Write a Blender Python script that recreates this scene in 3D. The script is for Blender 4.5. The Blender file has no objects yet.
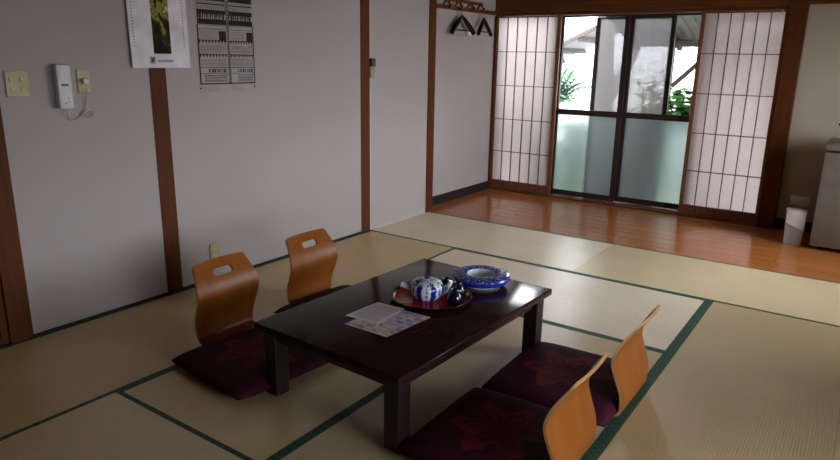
import bpy, bmesh, math, random
from mathutils import Vector, Matrix
C = bpy.context.scene.collection
PI = math.pi
random.seed(7)

# ------------------------------------------------------------------ materials
def lin(r, g, b):
    f = lambda c: (c/255/12.92) if c/255 <= .04045 else ((c/255+.055)/1.055)**2.4
    return (f(r), f(g), f(b), 1)

class N:
    """small node-tree helper"""
    def __init__(s, name):
        s.m = bpy.data.materials.new(name); s.m.use_nodes = True
        s.t = s.m.node_tree; s.t.nodes.clear()
        s.out = s.t.nodes.new('ShaderNodeOutputMaterial')
    def n(s, typ, **kw):
        nd = s.t.nodes.new(typ)
        for k, v in kw.items():
            if hasattr(nd, k) and k not in nd.inputs: setattr(nd, k, v)
            else: nd.inputs[k].default_value = v
        return nd
    def l(s, a, b): s.t.links.new(a, b)
    def coord(s, scale=(1, 1, 1), rot=(0, 0, 0)):
        tc = s.n('ShaderNodeTexCoord'); mp = s.n('ShaderNodeMapping')
        mp.inputs['Scale'].default_value = scale; mp.inputs['Rotation'].default_value = rot
        s.l(tc.outputs['Object'], mp.inputs['Vector']); return mp.outputs['Vector']
    def ramp(s, fac, stops, mode='LINEAR'):
        r = s.n('ShaderNodeValToRGB'); cr = r.color_ramp; cr.interpolation = mode
        while len(cr.elements) < len(stops): cr.elements.new(.5)
        for e, (p, c) in zip(cr.elements, stops): e.position = p; e.color = c
        s.l(fac, r.inputs['Fac']); return r.outputs['Color']
    def bump(s, h, strength, dist=.01):
        b = s.n('ShaderNodeBump'); b.inputs['Strength'].default_value = strength; b.inputs['Distance'].default_value = dist
        s.l(h, b.inputs['Height']); return b.outputs['Normal']
    def bsdf(s, color=None, rough=.5, spec=.5, normal=None, colsock=None, **kw):
        b = s.n('ShaderNodeBsdfPrincipled'); b.inputs['Roughness'].default_value = rough
        b.inputs['Specular IOR Level'].default_value = spec
        if color: b.inputs['Base Color'].default_value = color
        if colsock: s.l(colsock, b.inputs['Base Color'])
        if normal: s.l(normal, b.inputs['Normal'])
        for k, v in kw.items(): b.inputs[k].default_value = v
        s.l(b.outputs[0], s.out.inputs['Surface']); return b

def plain(name, col, rough=.5, spec=.5, var=.06, scale=12, **kw):
    k = N(name); nz = k.n('ShaderNodeTexNoise', Scale=scale, Detail=4.0)
    k.l(k.coord(), nz.inputs['Vector'])
    lo = tuple(c*(1-var*2) for c in col[:3])+(1,); hi = tuple(min(1, c*(1+var*2)) for c in col[:3])+(1,)
    k.bsdf(rough=rough, spec=spec, colsock=k.ramp(nz.outputs['Fac'], [(.3, lo), (.7, hi)]), **kw)
    return k.m

def wood(name, col, dark, scale=(1, 1, .06), f=40, rough=.45, spec=.4, bump=.05):
    k = N(name); v = k.coord(scale)
    nz = k.n('ShaderNodeTexNoise', Scale=f, Detail=6.0, Roughness=.6); k.l(v, nz.inputs['Vector'])
    k.bsdf(rough=rough, spec=spec, colsock=k.ramp(nz.outputs['Fac'], [(.3, dark), (.68, col)]),
           normal=k.bump(nz.outputs['Fac'], bump, .003)); return k.m

def plaster(name, col, col2):
    k = N(name); v = k.coord()
    big = k.n('ShaderNodeTexNoise', Scale=1.3, Detail=5.0); k.l(v, big.inputs['Vector'])
    fine = k.n('ShaderNodeTexNoise', Scale=160.0, Detail=3.0); k.l(v, fine.inputs['Vector'])
    k.bsdf(rough=.9, spec=.15, colsock=k.ramp(big.outputs['Fac'], [(.3, col2), (.65, col)]),
           normal=k.bump(fine.outputs['Fac'], .15, .002)); return k.m

M = {}
M['wall'] = plaster('white wall paper', (.43, .385, .39, 1), (.405, .362, .367, 1))
M['wall_r'] = plaster('beige plaster', (.44, .385, .32, 1), (.41, .36, .30, 1))
M['ceil'] = wood('ceiling boards', lin(150, 125, 95), lin(125, 100, 74), (1, .05, 1))
M['post'] = wood('brown timber', lin(95, 52, 25), lin(79, 42, 20), spec=.12, rough=.6)
M['post_h'] = wood('brown timber beam', lin(112, 64, 32), lin(88, 48, 23), (.06, 1, 1), spec=.2)
M['frame'] = wood('shoji frame wood', lin(140, 86, 60), lin(108, 62, 42))
M['lattice'] = plain('shoji lattice wood', lin(86, 52, 45), .6)
M['dark_wood'] = plain('dark sill wood', lin(46, 30, 26), .5)
M['alu'] = plain('dark bronze aluminium', lin(50, 36, 32), .4)
M['base'] = plain('dark skirting', lin(26, 17, 16), .7)

def tatami():
    k = N('tatami rush'); v = k.coord()
    w = k.n('ShaderNodeTexWave', wave_type='BANDS', bands_direction='X', Scale=27.0, Distortion=.25, Detail=2.0); k.l(v, w.inputs['Vector'])
    w.inputs['Detail Scale'].default_value = 2
    fib = k.n('ShaderNodeTexNoise', Scale=1.0, Detail=4.0); k.l(k.coord((18, 260, 1)), fib.inputs['Vector'])
    st = k.n('ShaderNodeTexNoise', Scale=3.0, Detail=5.0); k.l(v, st.inputs['Vector'])
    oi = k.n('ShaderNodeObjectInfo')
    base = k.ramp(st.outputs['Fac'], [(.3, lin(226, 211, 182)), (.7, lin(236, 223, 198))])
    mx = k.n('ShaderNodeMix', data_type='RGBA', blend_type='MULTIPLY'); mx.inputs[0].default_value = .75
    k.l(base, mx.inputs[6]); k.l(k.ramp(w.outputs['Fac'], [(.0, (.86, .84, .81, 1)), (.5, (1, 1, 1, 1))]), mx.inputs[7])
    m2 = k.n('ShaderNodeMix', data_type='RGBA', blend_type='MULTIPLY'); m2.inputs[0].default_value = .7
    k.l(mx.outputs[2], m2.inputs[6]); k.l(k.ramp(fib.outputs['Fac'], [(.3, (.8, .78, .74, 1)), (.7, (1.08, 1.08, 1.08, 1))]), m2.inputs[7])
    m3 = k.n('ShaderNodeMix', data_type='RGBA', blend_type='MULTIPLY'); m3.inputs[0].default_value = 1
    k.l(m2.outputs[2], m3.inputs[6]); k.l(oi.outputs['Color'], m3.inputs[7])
    b = k.bsdf(rough=.38, spec=1.0, IOR=1.7, colsock=m3.outputs[2], normal=k.bump(w.outputs['Fac'], .2, .003), Anisotropic=.75)
    vt = k.n('ShaderNodeVectorTransform', vector_type='VECTOR', convert_from='OBJECT', convert_to='WORLD'); vt.inputs[0].default_value = (1, 0, 0)
    k.l(vt.outputs[0], b.inputs['Tangent']); return k.m
M['tatami'] = tatami()

def heri():
    k = N('green cloth edging'); ch = k.n('ShaderNodeTexChecker', Scale=55.0)
    k.l(k.coord(), ch.inputs['Vector'])
    k.bsdf(rough=.6, spec=.5, colsock=k.ramp(ch.outputs['Fac'], [(0, lin(33, 66, 53)), (1, lin(50, 90, 72))])); return k.m
M['heri'] = heri()

def boards():
    k = N('polished floor boards'); v = k.coord()
    br = k.n('ShaderNodeTexBrick', Scale=1.0); k.l(v, br.inputs['Vector'])
    br.offset = .37
    for nm, val in (('Brick Width', 1.8), ('Row Height', .145), ('Mortar Size', .0014), ('Bias', 0.)): br.inputs[nm].default_value = val
    br.inputs['Color1'].default_value = lin(196, 124, 66); br.inputs['Color2'].default_value = lin(184, 112, 58); br.inputs['Mortar'].default_value = lin(130, 70, 36)
    g = k.n('ShaderNodeTexNoise', Scale=1.0, Detail=6.0); k.l(k.coord((3, 70, 1)), g.inputs['Vector'])
    mx = k.n('ShaderNodeMix', data_type='RGBA', blend_type='MULTIPLY'); mx.inputs[0].default_value = .8
    k.l(br.outputs['Color'], mx.inputs[6]); k.l(k.ramp(g.outputs['Fac'], [(.3, (.7, .66, .62, 1)), (.7, (1.05, 1.05, 1.05, 1))]), mx.inputs[7])
    lowf = k.n('ShaderNodeTexNoise', Scale=1.0, Detail=2.0); k.l(k.coord((2.5, 14, 1)), lowf.inputs['Vector'])
    k.bsdf(rough=.17, spec=.6, colsock=mx.outputs[2], normal=k.bump(lowf.outputs['Fac'], .12, .01)); return k.m
M['boards'] = boards()

def paper_shoji():
    k = N('shoji paper'); v = k.coord()
    nz = k.n('ShaderNodeTexNoise', Scale=45.0, Detail=4.0); k.l(v, nz.inputs['Vector'])
    col = k.ramp(nz.outputs['Fac'], [(.3, (.80, .735, .735, 1)), (.7, (.86, .795, .79, 1))])
    d = k.n('ShaderNodeBsdfDiffuse'); t = k.n('ShaderNodeBsdfTranslucent'); mx = k.n('ShaderNodeMixShader', Fac=.62)
    k.l(col, d.inputs['Color']); k.l(col, t.inputs['Color'])
    k.l(d.outputs[0], mx.inputs[1]); k.l(t.outputs[0], mx.inputs[2]); k.l(mx.outputs[0], k.out.inputs['Surface']); return k.m
M['shoji'] = paper_shoji()

def clear_glass():
    k = N('clear glass'); fr = k.n('ShaderNodeFresnel', IOR=1.45)
    t = k.n('ShaderNodeBsdfTransparent'); t.inputs['Color'].default_value = (.96, .98, .97, 1)
    g = k.n('ShaderNodeBsdfGlossy', Roughness=.02); mx = k.n('ShaderNodeMixShader')
    k.l(fr.outputs[0], mx.inputs['Fac']); k.l(t.outputs[0], mx.inputs[1]); k.l(g.outputs[0], mx.inputs[2]); k.l(mx.outputs[0], k.out.inputs['Surface']); return k.m
M['glass'] = clear_glass()

def frosted():
    k = N('frosted glass'); r = k.n('ShaderNodeBsdfPrincipled')
    r.inputs['Base Color'].default_value = (.38, .45, .44, 1); r.inputs['Roughness'].default_value = .38
    r.inputs['Transmission Weight'].default_value = 1; r.inputs['IOR'].default_value = 1.4
    t = k.n('ShaderNodeBsdfTranslucent'); t.inputs['Color'].default_value = (.72, .8, .8, 1)
    mx = k.n('ShaderNodeMixShader', Fac=.15)
    k.l(r.outputs[0], mx.inputs[1]); k.l(t.outputs[0], mx.inputs[2]); k.l(mx.outputs[0], k.out.inputs['Surface']); return k.m
M['frost'] = frosted()

def screen_mesh():
    k = N('fly screen mesh'); t = k.n('ShaderNodeBsdfTransparent'); d = k.n('ShaderNodeBsdfTranslucent')
    d.inputs['Color'].default_value = (.26, .248, .257, 1)
    d2 = k.n('ShaderNodeBsdfDiffuse'); d2.inputs['Color'].default_value = (.26, .248, .257, 1)
    a = k.n('ShaderNodeMixShader', Fac=.5); k.l(d.outputs[0], a.inputs[1]); k.l(d2.outputs[0], a.inputs[2])
    mx = k.n('ShaderNodeMixShader', Fac=.70); k.l(t.outputs[0], mx.inputs[1]); k.l(a.outputs[0], mx.inputs[2]); k.l(mx.outputs[0], k.out.inputs['Surface']); return k.m
M['screen'] = screen_mesh()

M['lacquer'] = wood('dark lacquered wood', lin(50, 28, 28), lin(36, 20, 21), (1, .05, 1), 60, .12, .12, .003)
M['lacquer_leg'] = plain('dark lacquered legs', lin(36, 22, 20), .35)
M['ply'] = wood('orange bent plywood', lin(146, 83, 28), lin(128, 70, 21), (.12, 1.2, .12), 22, .36, .3, .01)
M['ply_edge'] = plain('pale plywood edge', lin(205, 160, 105), .45)

def zabuton2():
    """maroon cloth, brighter red broad-leaf medallion in the middle"""
    k = N('maroon brocade'); v = k.coord()
    sp = k.n('ShaderNodeSeparateXYZ'); k.l(v, sp.inputs[0])
    ln = k.n('ShaderNodeVectorMath', operation='LENGTH'); k.l(k.coord((1, 1, 0)), ln.inputs[0])
    at = k.n('ShaderNodeMath', operation='ARCTAN2'); k.l(sp.outputs[1], at.inputs[0]); k.l(sp.outputs[0], at.inputs[1])
    m5 = k.n('ShaderNodeMath', operation='MULTIPLY'); k.l(at.outputs[0], m5.inputs[0]); m5.inputs[1].default_value = 6
    sn = k.n('ShaderNodeMath', operation='SINE'); k.l(m5.outputs[0], sn.inputs[0])
    pet = k.n('ShaderNodeMath', operation='MULTIPLY_ADD'); k.l(sn.outputs[0], pet.inputs[0]); pet.inputs[1].default_value = .045; pet.inputs[2].default_value = .125
    nz = k.n('ShaderNodeTexNoise', Scale=16.0, Detail=3.0); k.l(v, nz.inputs['Vector'])
    n2 = k.n('ShaderNodeMath', operation='MULTIPLY_ADD'); k.l(nz.outputs['Fac'], n2.inputs[0]); n2.inputs[1].default_value = .16; k.l(pet.outputs[0], n2.inputs[2])
    df = k.n('ShaderNodeMath', operation='SUBTRACT'); k.l(n2.outputs[0], df.inputs[0]); k.l(ln.outputs['Value'], df.inputs[1])
    flower = k.ramp(df.outputs[0], [(0, lin(62, 20, 36)), (.045, lin(62, 20, 36)), (.06, lin(116, 31, 46)), (.1, lin(106, 28, 42)), (.13, lin(70, 20, 36)), (.15, lin(112, 31, 44))])
    w = k.n('ShaderNodeTexVoronoi', Scale=26.0, feature='F1'); k.l(v, w.inputs['Vector'])
    mx = k.n('ShaderNodeMix', data_type='RGBA', blend_type='MULTIPLY'); mx.inputs[0].default_value = .5
    k.l(flower, mx.inputs[6]); k.l(k.ramp(w.outputs['Distance'], [(.25, (.6, .55, .6, 1)), (.5, (1, 1, 1, 1))]), mx.inputs[7])
    fine = k.n('ShaderNodeTexNoise', Scale=350.0); k.l(v, fine.inputs['Vector'])
    k.bsdf(rough=.75, spec=.12, colsock=mx.outputs[2], normal=k.bump(fine.outputs['Fac'], .2, .002)); return k.m
M['zabuton'] = zabuton2()

M['black_pl'] = plain('black plastic', lin(18, 16, 18), .5, .2)
M['chrome'] = plain('chrome wire', (.6, .6, .6, 1), .25, Metallic=1.0)
M['beige_pl'] = plain('ivory plastic', lin(176, 164, 118), .45)
M['beige_lt'] = plain('ivory rocker', lin(186, 174, 130), .4)
M['white_pl'] = plain('white plastic', lin(206, 202, 208), .4)
M['grey_pl'] = plain('grey plastic', lin(120, 120, 124), .5)
M['dark_pl'] = plain('dark plastic', lin(40, 40, 44), .4)
M['cord'] = plain('cream cord', lin(186, 174, 156), .5)
M['sheet'] = plain('white sheet', lin(226, 220, 230), .7, .2)
M['cloth'] = plain('off white printed paper', lin(172, 163, 165), .8, .2)
M['ink'] = plain('dark grey ink', lin(52, 48, 50), .85, .1, .12, 60)
M['ink_grey'] = plain('mid grey ink', lin(132, 126, 130), .85, .1, .15, 90)
M['metal'] = plain('dull brass', lin(150, 140, 105), .45, Metallic=.6)
M['metal_d'] = plain('dark latch metal', lin(70, 64, 58), .45, Metallic=.6)
M['fridge'] = plain('refrigerator enamel', lin(120, 113, 104), .4)
M['fridge_top'] = plain('refrigerator top', lin(118, 110, 100), .45)
M['bin'] = plain('white bin plastic', lin(170, 164, 162), .45)

def photo_print():
    k = N('plant photograph print'); v = k.coord((1, 1, .6))
    nz = k.n('ShaderNodeTexNoise', Scale=26.0, Detail=5.0); k.l(v, nz.inputs['Vector'])
    sp = k.n('ShaderNodeSeparateXYZ'); k.l(k.coord(), sp.inputs[0])
    ad = k.n('ShaderNodeMath', operation='MULTIPLY_ADD'); k.l(sp.outputs[2], ad.inputs[0]); ad.inputs[1].default_value = 1.1; k.l(nz.outputs['Fac'], ad.inputs[2])
    k.bsdf(rough=.75, spec=.15, colsock=k.ramp(ad.outputs[0], [(.30, lin(24, 22, 16)), (.47, lin(48, 44, 26)), (.56, lin(150, 146, 62)), (.64, lin(86, 78, 34)), (.72, lin(206, 202, 140)), (.85, lin(60, 50, 30))])); return k.m
M['photo'] = photo_print()
M['red_lac'] = plain('red lacquer', lin(168, 38, 26), .22, .6, .03)
M['black_lac'] = plain('black lacquer', lin(22, 12, 14), .2, .6)

def porcelain(name, kind):
    k = N(name); v = k.coord()
    sp = k.n('ShaderNodeSeparateXYZ'); k.l(v, sp.inputs[0])
    at = k.n('ShaderNodeMath', operation='ARCTAN2'); k.l(sp.outputs[1], at.inputs[0]); k.l(sp.outputs[0], at.inputs[1])
    white = lin(226, 234, 246); blue = lin(28, 44, 140); navy = lin(16, 18, 60)
    if kind == 'pot':
        m = k.n('ShaderNodeMath', operation='MULTIPLY'); k.l(at.outputs[0], m.inputs[0]); m.inputs[1].default_value = 7
        s = k.n('ShaderNodeMath', operation='SINE'); k.l(m.outputs[0], s.inputs[0])
        nz = k.n('ShaderNodeTexNoise', Scale=70.0, Detail=2.0); k.l(v, nz.inputs['Vector'])
        a = k.n('ShaderNodeMath', operation='MULTIPLY_ADD'); k.l(nz.outputs['Fac'], a.inputs[0]); a.inputs[1].default_value = .6; sc = k.n('ShaderNodeMath', operation='MULTIPLY'); k.l(s.outputs[0], sc.inputs[0]); sc.inputs[1].default_value = .35; k.l(sc.outputs[0], a.inputs[2])
        col = k.ramp(a.outputs[0], [(0, blue), (.16, blue), (.24, white), (.6, white), (.66, lin(90, 110, 190))])
    elif kind == 'bowl':
        nz = k.n('ShaderNodeTexNoise', Scale=85.0, Detail=3.0); k.l(v, nz.inputs['Vector'])
        col = k.ramp(nz.outputs['Fac'], [(.36, lin(28, 36, 120)), (.5, lin(56, 70, 165)), (.58, lin(110, 124, 196)), (.68, lin(160, 172, 216))])
    elif kind == 'lid':
        nz = k.n('ShaderNodeTexNoise', Scale=55.0, Detail=2.0); k.l(v, nz.inputs['Vector'])
        col = k.ramp(nz.outputs['Fac'], [(.38, lin(40, 60, 150)), (.46, lin(200, 216, 214)), (.7, lin(220, 232, 226))])
    k.bsdf(rough=.14, spec=.6, colsock=col); return k.m
M['pot'] = porcelain('blue panelled porcelain', 'pot'); M['bowl'] = porcelain('blue floral porcelain', 'bowl'); M['lid'] = porcelain('white and blue lid', 'lid')
M['celadon'] = plain('pale celadon glaze', lin(206, 228, 240), .15, .6, .03)
M['cobalt'] = plain('cobalt glaze', lin(38, 52, 160), .15, .6, .1, 60)
M['whiteware'] = plain('white glaze', lin(230, 236, 242), .15, .6)
M['navy'] = plain('dark navy glaze', lin(20, 20, 52), .1, .7)

def leaflet():
    k = N('coloured leaflet print'); v = k.coord()
    br = k.n('ShaderNodeTexBrick', Scale=1.0); k.l(v, br.inputs['Vector'])
    for nm, val in (('Brick Width', .052), ('Row Height', .034), ('Mortar Size', .003)): br.inputs[nm].default_value = val
    br.inputs['Color1'].default_value = (0, 0, 0, 1); br.inputs['Color2'].default_value = (1, 1, 1, 1); br.inputs['Mortar'].default_value = (.5, .5, .5, 1)
    nz = k.n('ShaderNodeTexNoise', Scale=38.0, Detail=3.0); k.l(v, nz.inputs['Vector'])
    mx = k.n('ShaderNodeMix', data_type='RGBA', blend_type='MIX'); mx.inputs[0].default_value = .6
    k.l(br.outputs['Color'], mx.inputs[6]); k.l(nz.outputs['Fac'], mx.inputs[7])
    k.bsdf(rough=.45, colsock=k.ramp(mx.outputs[2], [(.2, lin(104, 112, 190)), (.4, lin(190, 184, 222)), (.5, lin(232, 228, 240)), (.58, lin(216, 206, 170)), (.68, lin(196, 130, 130)), (.78, lin(124, 126, 200))])); return k.m
M['leaflet'] = leaflet()
M['print'] = plain('grey print', lin(128, 122, 140), .7, .1)

def leafmat(name, a, b):
    k = N(name); nz = k.n('ShaderNodeTexNoise', Scale=9.0, Detail=3.0); k.l(k.coord(), nz.inputs['Vector'])
    col = k.ramp(nz.outputs['Fac'], [(.35, a), (.65, b)])
    p = k.n('ShaderNodeBsdfPrincipled', Roughness=.35); t = k.n('ShaderNodeBsdfTranslucent'); mx = k.n('ShaderNodeMixShader', Fac=.4)
    k.l(col, p.inputs['Base Color']); k.l(col, t.inputs['Color']); k.l(p.outputs[0], mx.inputs[1]); k.l(t.outputs[0], mx.inputs[2]); k.l(mx.outputs[0], k.out.inputs['Surface']); return k.m
M['leaf'] = leafmat('green leaves', lin(34, 92, 40), lin(86, 158, 70))
M['leaf_p'] = leafmat('palm leaves', lin(30, 84, 56), lin(74, 138, 92))
M['leaf_y'] = leafmat('yellow green leaves', lin(150, 160, 50), lin(205, 205, 100))
M['bark'] = plain('grey bark', lin(150, 142, 140), .9, .1, .12, 20)
M['stem'] = plain('green stems', lin(70, 84, 44), .7)
M['outwall'] = plain('white outside wall', (.88, .88, .9, 1), .9, .1, .02)
M['ground'] = plain('garden soil', lin(72, 68, 56), .95, .1, .12, 6)
M['roofing'] = plain('grey roofing sheet', lin(120, 118, 124), .6)
M['darkbeam'] = plain('weathered dark beam', lin(66, 58, 56), .8)

# ------------------------------------------------------------------ mesh helpers
class MB:
    def __init__(s): s.bm = bmesh.new()
    def _merge(s, b):
        me = bpy.data.meshes.new('t'); b.to_mesh(me); b.free(); s.bm.from_mesh(me); bpy.data.meshes.remove(me)
    def box(s, x0, x1, y0, y1, z0, z1, bev=0, mat=None, seg=2):
        b = bmesh.new(); bmesh.ops.create_cube(b, size=1)
        T = Matrix.Translation(((x0+x1)/2, (y0+y1)/2, (z0+z1)/2)) @ Matrix.Diagonal((abs(x1-x0), abs(y1-y0), abs(z1-z0), 1))
        bmesh.ops.transform(b, matrix=T, verts=b.verts)
        if bev: bmesh.ops.bevel(b, geom=list(b.edges), offset=bev, segments=seg, profile=.5, affect='EDGES')
        if mat is not None: bmesh.ops.transform(b, matrix=mat, verts=b.verts)
        s._merge(b); return s
    def tube(s, pts, r, n=8, cap=True):
        pts = [Vector(p) for p in pts]; rs = r if isinstance(r, (list, tuple)) else [r]*len(pts)
        rings = []; up = Vector((.13, .31, .94)).normalized()
        for i, p in enumerate(pts):
            d = (pts[min(i+1, len(pts)-1)]-pts[max(i-1, 0)]).normalized()
            a = d.cross(up)
            if a.length < .05: a = d.cross(Vector((1, 0, 0)))
            a.normalize(); c = d.cross(a)
            rings.append([s.bm.verts.new(p+rs[i]*(math.cos(2*PI*k/n)*a+math.sin(2*PI*k/n)*c)) for k in range(n)])
        for A, B in zip(rings, rings[1:]):
            for k in range(n): s.bm.faces.new((A[k], A[(k+1) % n], B[(k+1) % n], B[k]))
        if cap: s.bm.faces.new(rings[0][::-1]); s.bm.faces.new(rings[-1])
        return s
    def lathe(s, prof, n=48, c=(0, 0, 0), sq=1):
        rings = []
        for r, z in prof:
            if r < 1e-5: rings.append([s.bm.verts.new((c[0], c[1], c[2]+z))])
            else: rings.append([s.bm.verts.new((c[0]+r*math.cos(2*PI*k/n), c[1]+r*sq*math.sin(2*PI*k/n), c[2]+z)) for k in range(n)])
        for A, B in zip(rings, rings[1:]):
            for k in range(n):
                j = (k+1) % n
                if len(A) == 1 and len(B) == 1: continue
                if len(A) == 1: s.bm.faces.new((A[0], B[j], B[k]))
                elif len(B) == 1: s.bm.faces.new((A[k], A[j], B[0]))
                else: s.bm.faces.new((A[k], A[j], B[j], B[k]))
        return s
    def quad(s, *p): s.bm.faces.new([s.bm.verts.new(q) for q in p]); return s
    def grid(s, rows):
        vs = [[s.bm.verts.new(p) for p in r] for r in rows]
        for a, b in zip(vs, vs[1:]):
            for i in range(len(a)-1): s.bm.faces.new((a[i], a[i+1], b[i+1], b[i]))
        return s
    def build(s, name, mat, parent=None, smooth=False, loc=None):
        bmesh.ops.recalc_face_normals(s.bm, faces=s.bm.faces)
        me = bpy.data.meshes.new(name); s.bm.to_mesh(me); s.bm.free()
        me.materials.append(mat)
        if smooth:
            for p in me.polygons: p.use_smooth = True
            me.set_sharp_from_angle(angle=math.radians(40))
        o = bpy.data.objects.new(name, me); C.objects.link(o)
        if parent: o.parent = parent
        if loc: o.location = loc
        return o

def thing(name, label, cat, loc=(0, 0, 0), rz=0, group=None):
    o = bpy.data.objects.new(name, None); C.objects.link(o); o.empty_display_size = .1
    o.location = loc; o.rotation_euler = (0, 0, rz); o['label'] = label; o['category'] = cat
    if group: o['group'] = group
    return o
def tag(o, label, cat, group=None):
    o['label'] = label; o['category'] = cat
    if group: o['group'] = group
    return o
def struct(o): o['kind'] = 'structure'; return o
def sroot(name, loc=(0, 0, 0)):
    o = bpy.data.objects.new(name, None); C.objects.link(o); o.location = loc; o['kind'] = 'structure'; return o
def dup(root, loc, rz, label, group=None):
    r = root.copy(); C.objects.link(r); r.location = loc; r.rotation_euler = (0, 0, rz); r['label'] = label
    if group: r['group'] = group
    for ch in list(root.children):
        c = ch.copy(); C.objects.link(c); c.parent = r
        for g in ch.children:
            d = g.copy(); C.objects.link(d); d.parent = c
    return r

# ------------------------------------------------------------------ the room
XR, YB, YF, ZC, ZT = 4.55, 2.35, -5.6, 2.4, .03     # right wall, glazed wall, wall behind the camera, ceiling, mat thickness
struct(MB().box(-.3, XR+.15, YF-.15, .905, -.12, -ZT-.001).build('floor', M['dark_wood']))
struct(MB().box(-.12, XR, .912, 2.52, -.06, 0).build('floor_boards', M['boards']))
struct(MB().box(-.27, XR+.15, YF-.15, 2.6, ZC, ZC+.1).build('ceiling', M['ceil']))
# left wall: main run, recessed alcove run
struct(MB().box(-.15, 0, -2.73, -.098, -ZT, ZC).build('wall_left', M['wall']))
struct(MB().box(-.27, -.12, .965, 2.5, -.06, ZC).build('wall_left_alcove', M['wall']))
struct(MB().box(-.15, -.005, .012, .86, 2.0, ZC).box(-.15, -.01, YF, -2.83, 2.0, ZC).build('wall_left_lintel', M['wall']))
struct(MB().box(2.79, XR, 2.35, 2.5, -.06, ZC).build('wall_back', M['wall_r']))
struct(MB().box(-.12, 2.79, 2.37, 2.5, 2.04, ZC).build('wall_back_upper', M['wall']))
RW = [(-3.2, -1.6, .20, 1.1), (-.5, 1.9, .40, 1.72)]    # two windows of the right wall: y0, y1, z0, z1
_b = MB().box(XR, XR+.14, YF, RW[0][0], -.06, ZC).box(XR, XR+.14, RW[0][1], RW[1][0], -.06, ZC).box(XR, XR+.14, RW[1][1], 2.5, -.06, ZC)
for q0, q1, q2, q3 in RW: _b.box(XR, XR+.14, q0, q1, -.06, q2).box(XR, XR+.14, q0, q1, q3, ZC)
struct(_b.build('wall_right', M['wall_r']))
struct(MB().box(-.15, XR, YF-.14, YF, -.06, ZC).build('wall_front', M['wall']))

k = 0
def trim(mb, mat):
    global k; k += 1
    return struct(mb.build('trim_%d' % k, mat))
trim(MB().box(-.14, .008, -2.84, -2.73, -ZT, 2.4, .004), M['post'])
trim(MB().box(-.01, .004, -1.940, -1.835, 0, 2.4, .002), M['post'])
trim(MB().box(-.14, .006, -.098, .012, -ZT, 2.4, .003), M['post'])
trim(MB().box(-.27, .004, .86, .965, -ZT, 2.4, .003), M['post'])
trim(MB().box(-.12, -.088, 2.27, 2.322, 0, 1.868, .003), M['post'])
trim(MB().box(2.655, 2.79, 2.27, 2.42, 0, 2.4, .005), M['post'])
trim(MB().box(-.12, 2.655, 2.30, 2.50, 1.868, 1.90, .003), M['post_h'])
trim(MB().box(-.12, 2.655, 2.275, 2.50, 1.90, 2.04, .006), M['post_h'])
trim(MB().box(2.79, XR, 2.29, 2.35, 1.905, 2.02, .005), M['post_h'])
trim(MB().box(-.12, 2.655, 2.28, 2.50, 0, .012, .002), M['post_h'])
struct(MB().box(-.12, -.105, .98, 2.27, 0, .09, .002).build('baseboard_alcove', M['base']))
struct(MB().box(2.79, XR, 2.335, 2.35, 0, .09, .002).build('baseboard_back', M['base']))
struct(MB().box(0, .008, -2.73, -.098, 0, .012).build('baseboard_left', M['base']))

# sliding door between the two slim posts on the left wall, with its latch
d = sroot('door_1')
MB().box(-.04, -.008, .035, .86, -.005, 2.0).build('door_panel', M['wall'], d)
MB().box(-.045, -.004, .012, .036, 0, 2.0, .002).build('door_stile', plain('pale door edging', lin(190, 178, 166), .6), d)
lt = MB().box(-.006, .012, .014, .066, 1.262, 1.35, .003).build('latch_plate', M['metal'], d)
MB().box(-.006, .022, .020, .070, 1.352, 1.415, .005).build('latch_keeper', M['metal_d'], d)
# wooden door beyond the post at the far left
d = sroot('door_2')
MB().box(-.06, -.02, -3.65, -2.83, -ZT, 2.0).build('door_panel', wood('brown door board', lin(120, 78, 48), lin(92, 56, 34)), d)
MB().box(-.06, -.008, -2.875, -2.835, .0, 2.0, .003).build('door_stile', M['post'], d)
MB().box(-.06, -.008, -3.65, -2.875, .0, .05, .003).build('door_rail', M['post'], d)
trim(MB().box(-.15, .01, YF, -3.65, -.03, 2.0, .004), M['post'])

# ------------------------------------------------------------------ shoji screens
def shoji(name, label, x0, x1, y, sl, sr):
    t = thing(name, label, 'paper screen', ((x0+x1)/2, y, .012)); c = (x0+x1)/2; z1 = 1.866-.012
    a, b = x0-c, x1-c
    MB().box(a, a+sl, -.015, .015, 0, z1, .002).build('stile', M['frame'], t)
    MB().box(b-sr, b, -.015, .015, 0, z1, .002).build('stile', M['frame'], t)
    MB().box(a+sl, b-sr, -.014, .014, 0, .095, .002).build('bottom_rail', M['frame'], t)
    MB().box(a+sl, b-sr, -.014, .014, z1-.014, z1, .002).build('top_rail', M['frame'], t)
    g = MB()
    p0, p1, q0, q1 = a+sl, b-sr, .095, z1-.014
    for i in range(1, 6):
        x = p0+(p1-p0)*i/6; g.box(x-.0035, x+.0035, -.011, .004, q0, q1)
    for z in (.435, .79, 1.15, 1.505):
        g.box(p0, p1, -.0125, .004, z-.012-.0035, z-.012+.0035)
    g.build('lattice', M['lattice'], t)
    MB().box(p0, p1, .0045, .0060, q0, q1).build('paper', M['shoji'], t)
shoji('shoji_screen', 'white paper lattice screen to the left of the glass doors, by the alcove', -.119, .615, 2.34, .016, .036)
shoji('shoji_screen', 'white paper lattice screen to the right of the glass doors, against the wide brown post', 1.955, 2.653, 2.34, .034, .03)

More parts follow.
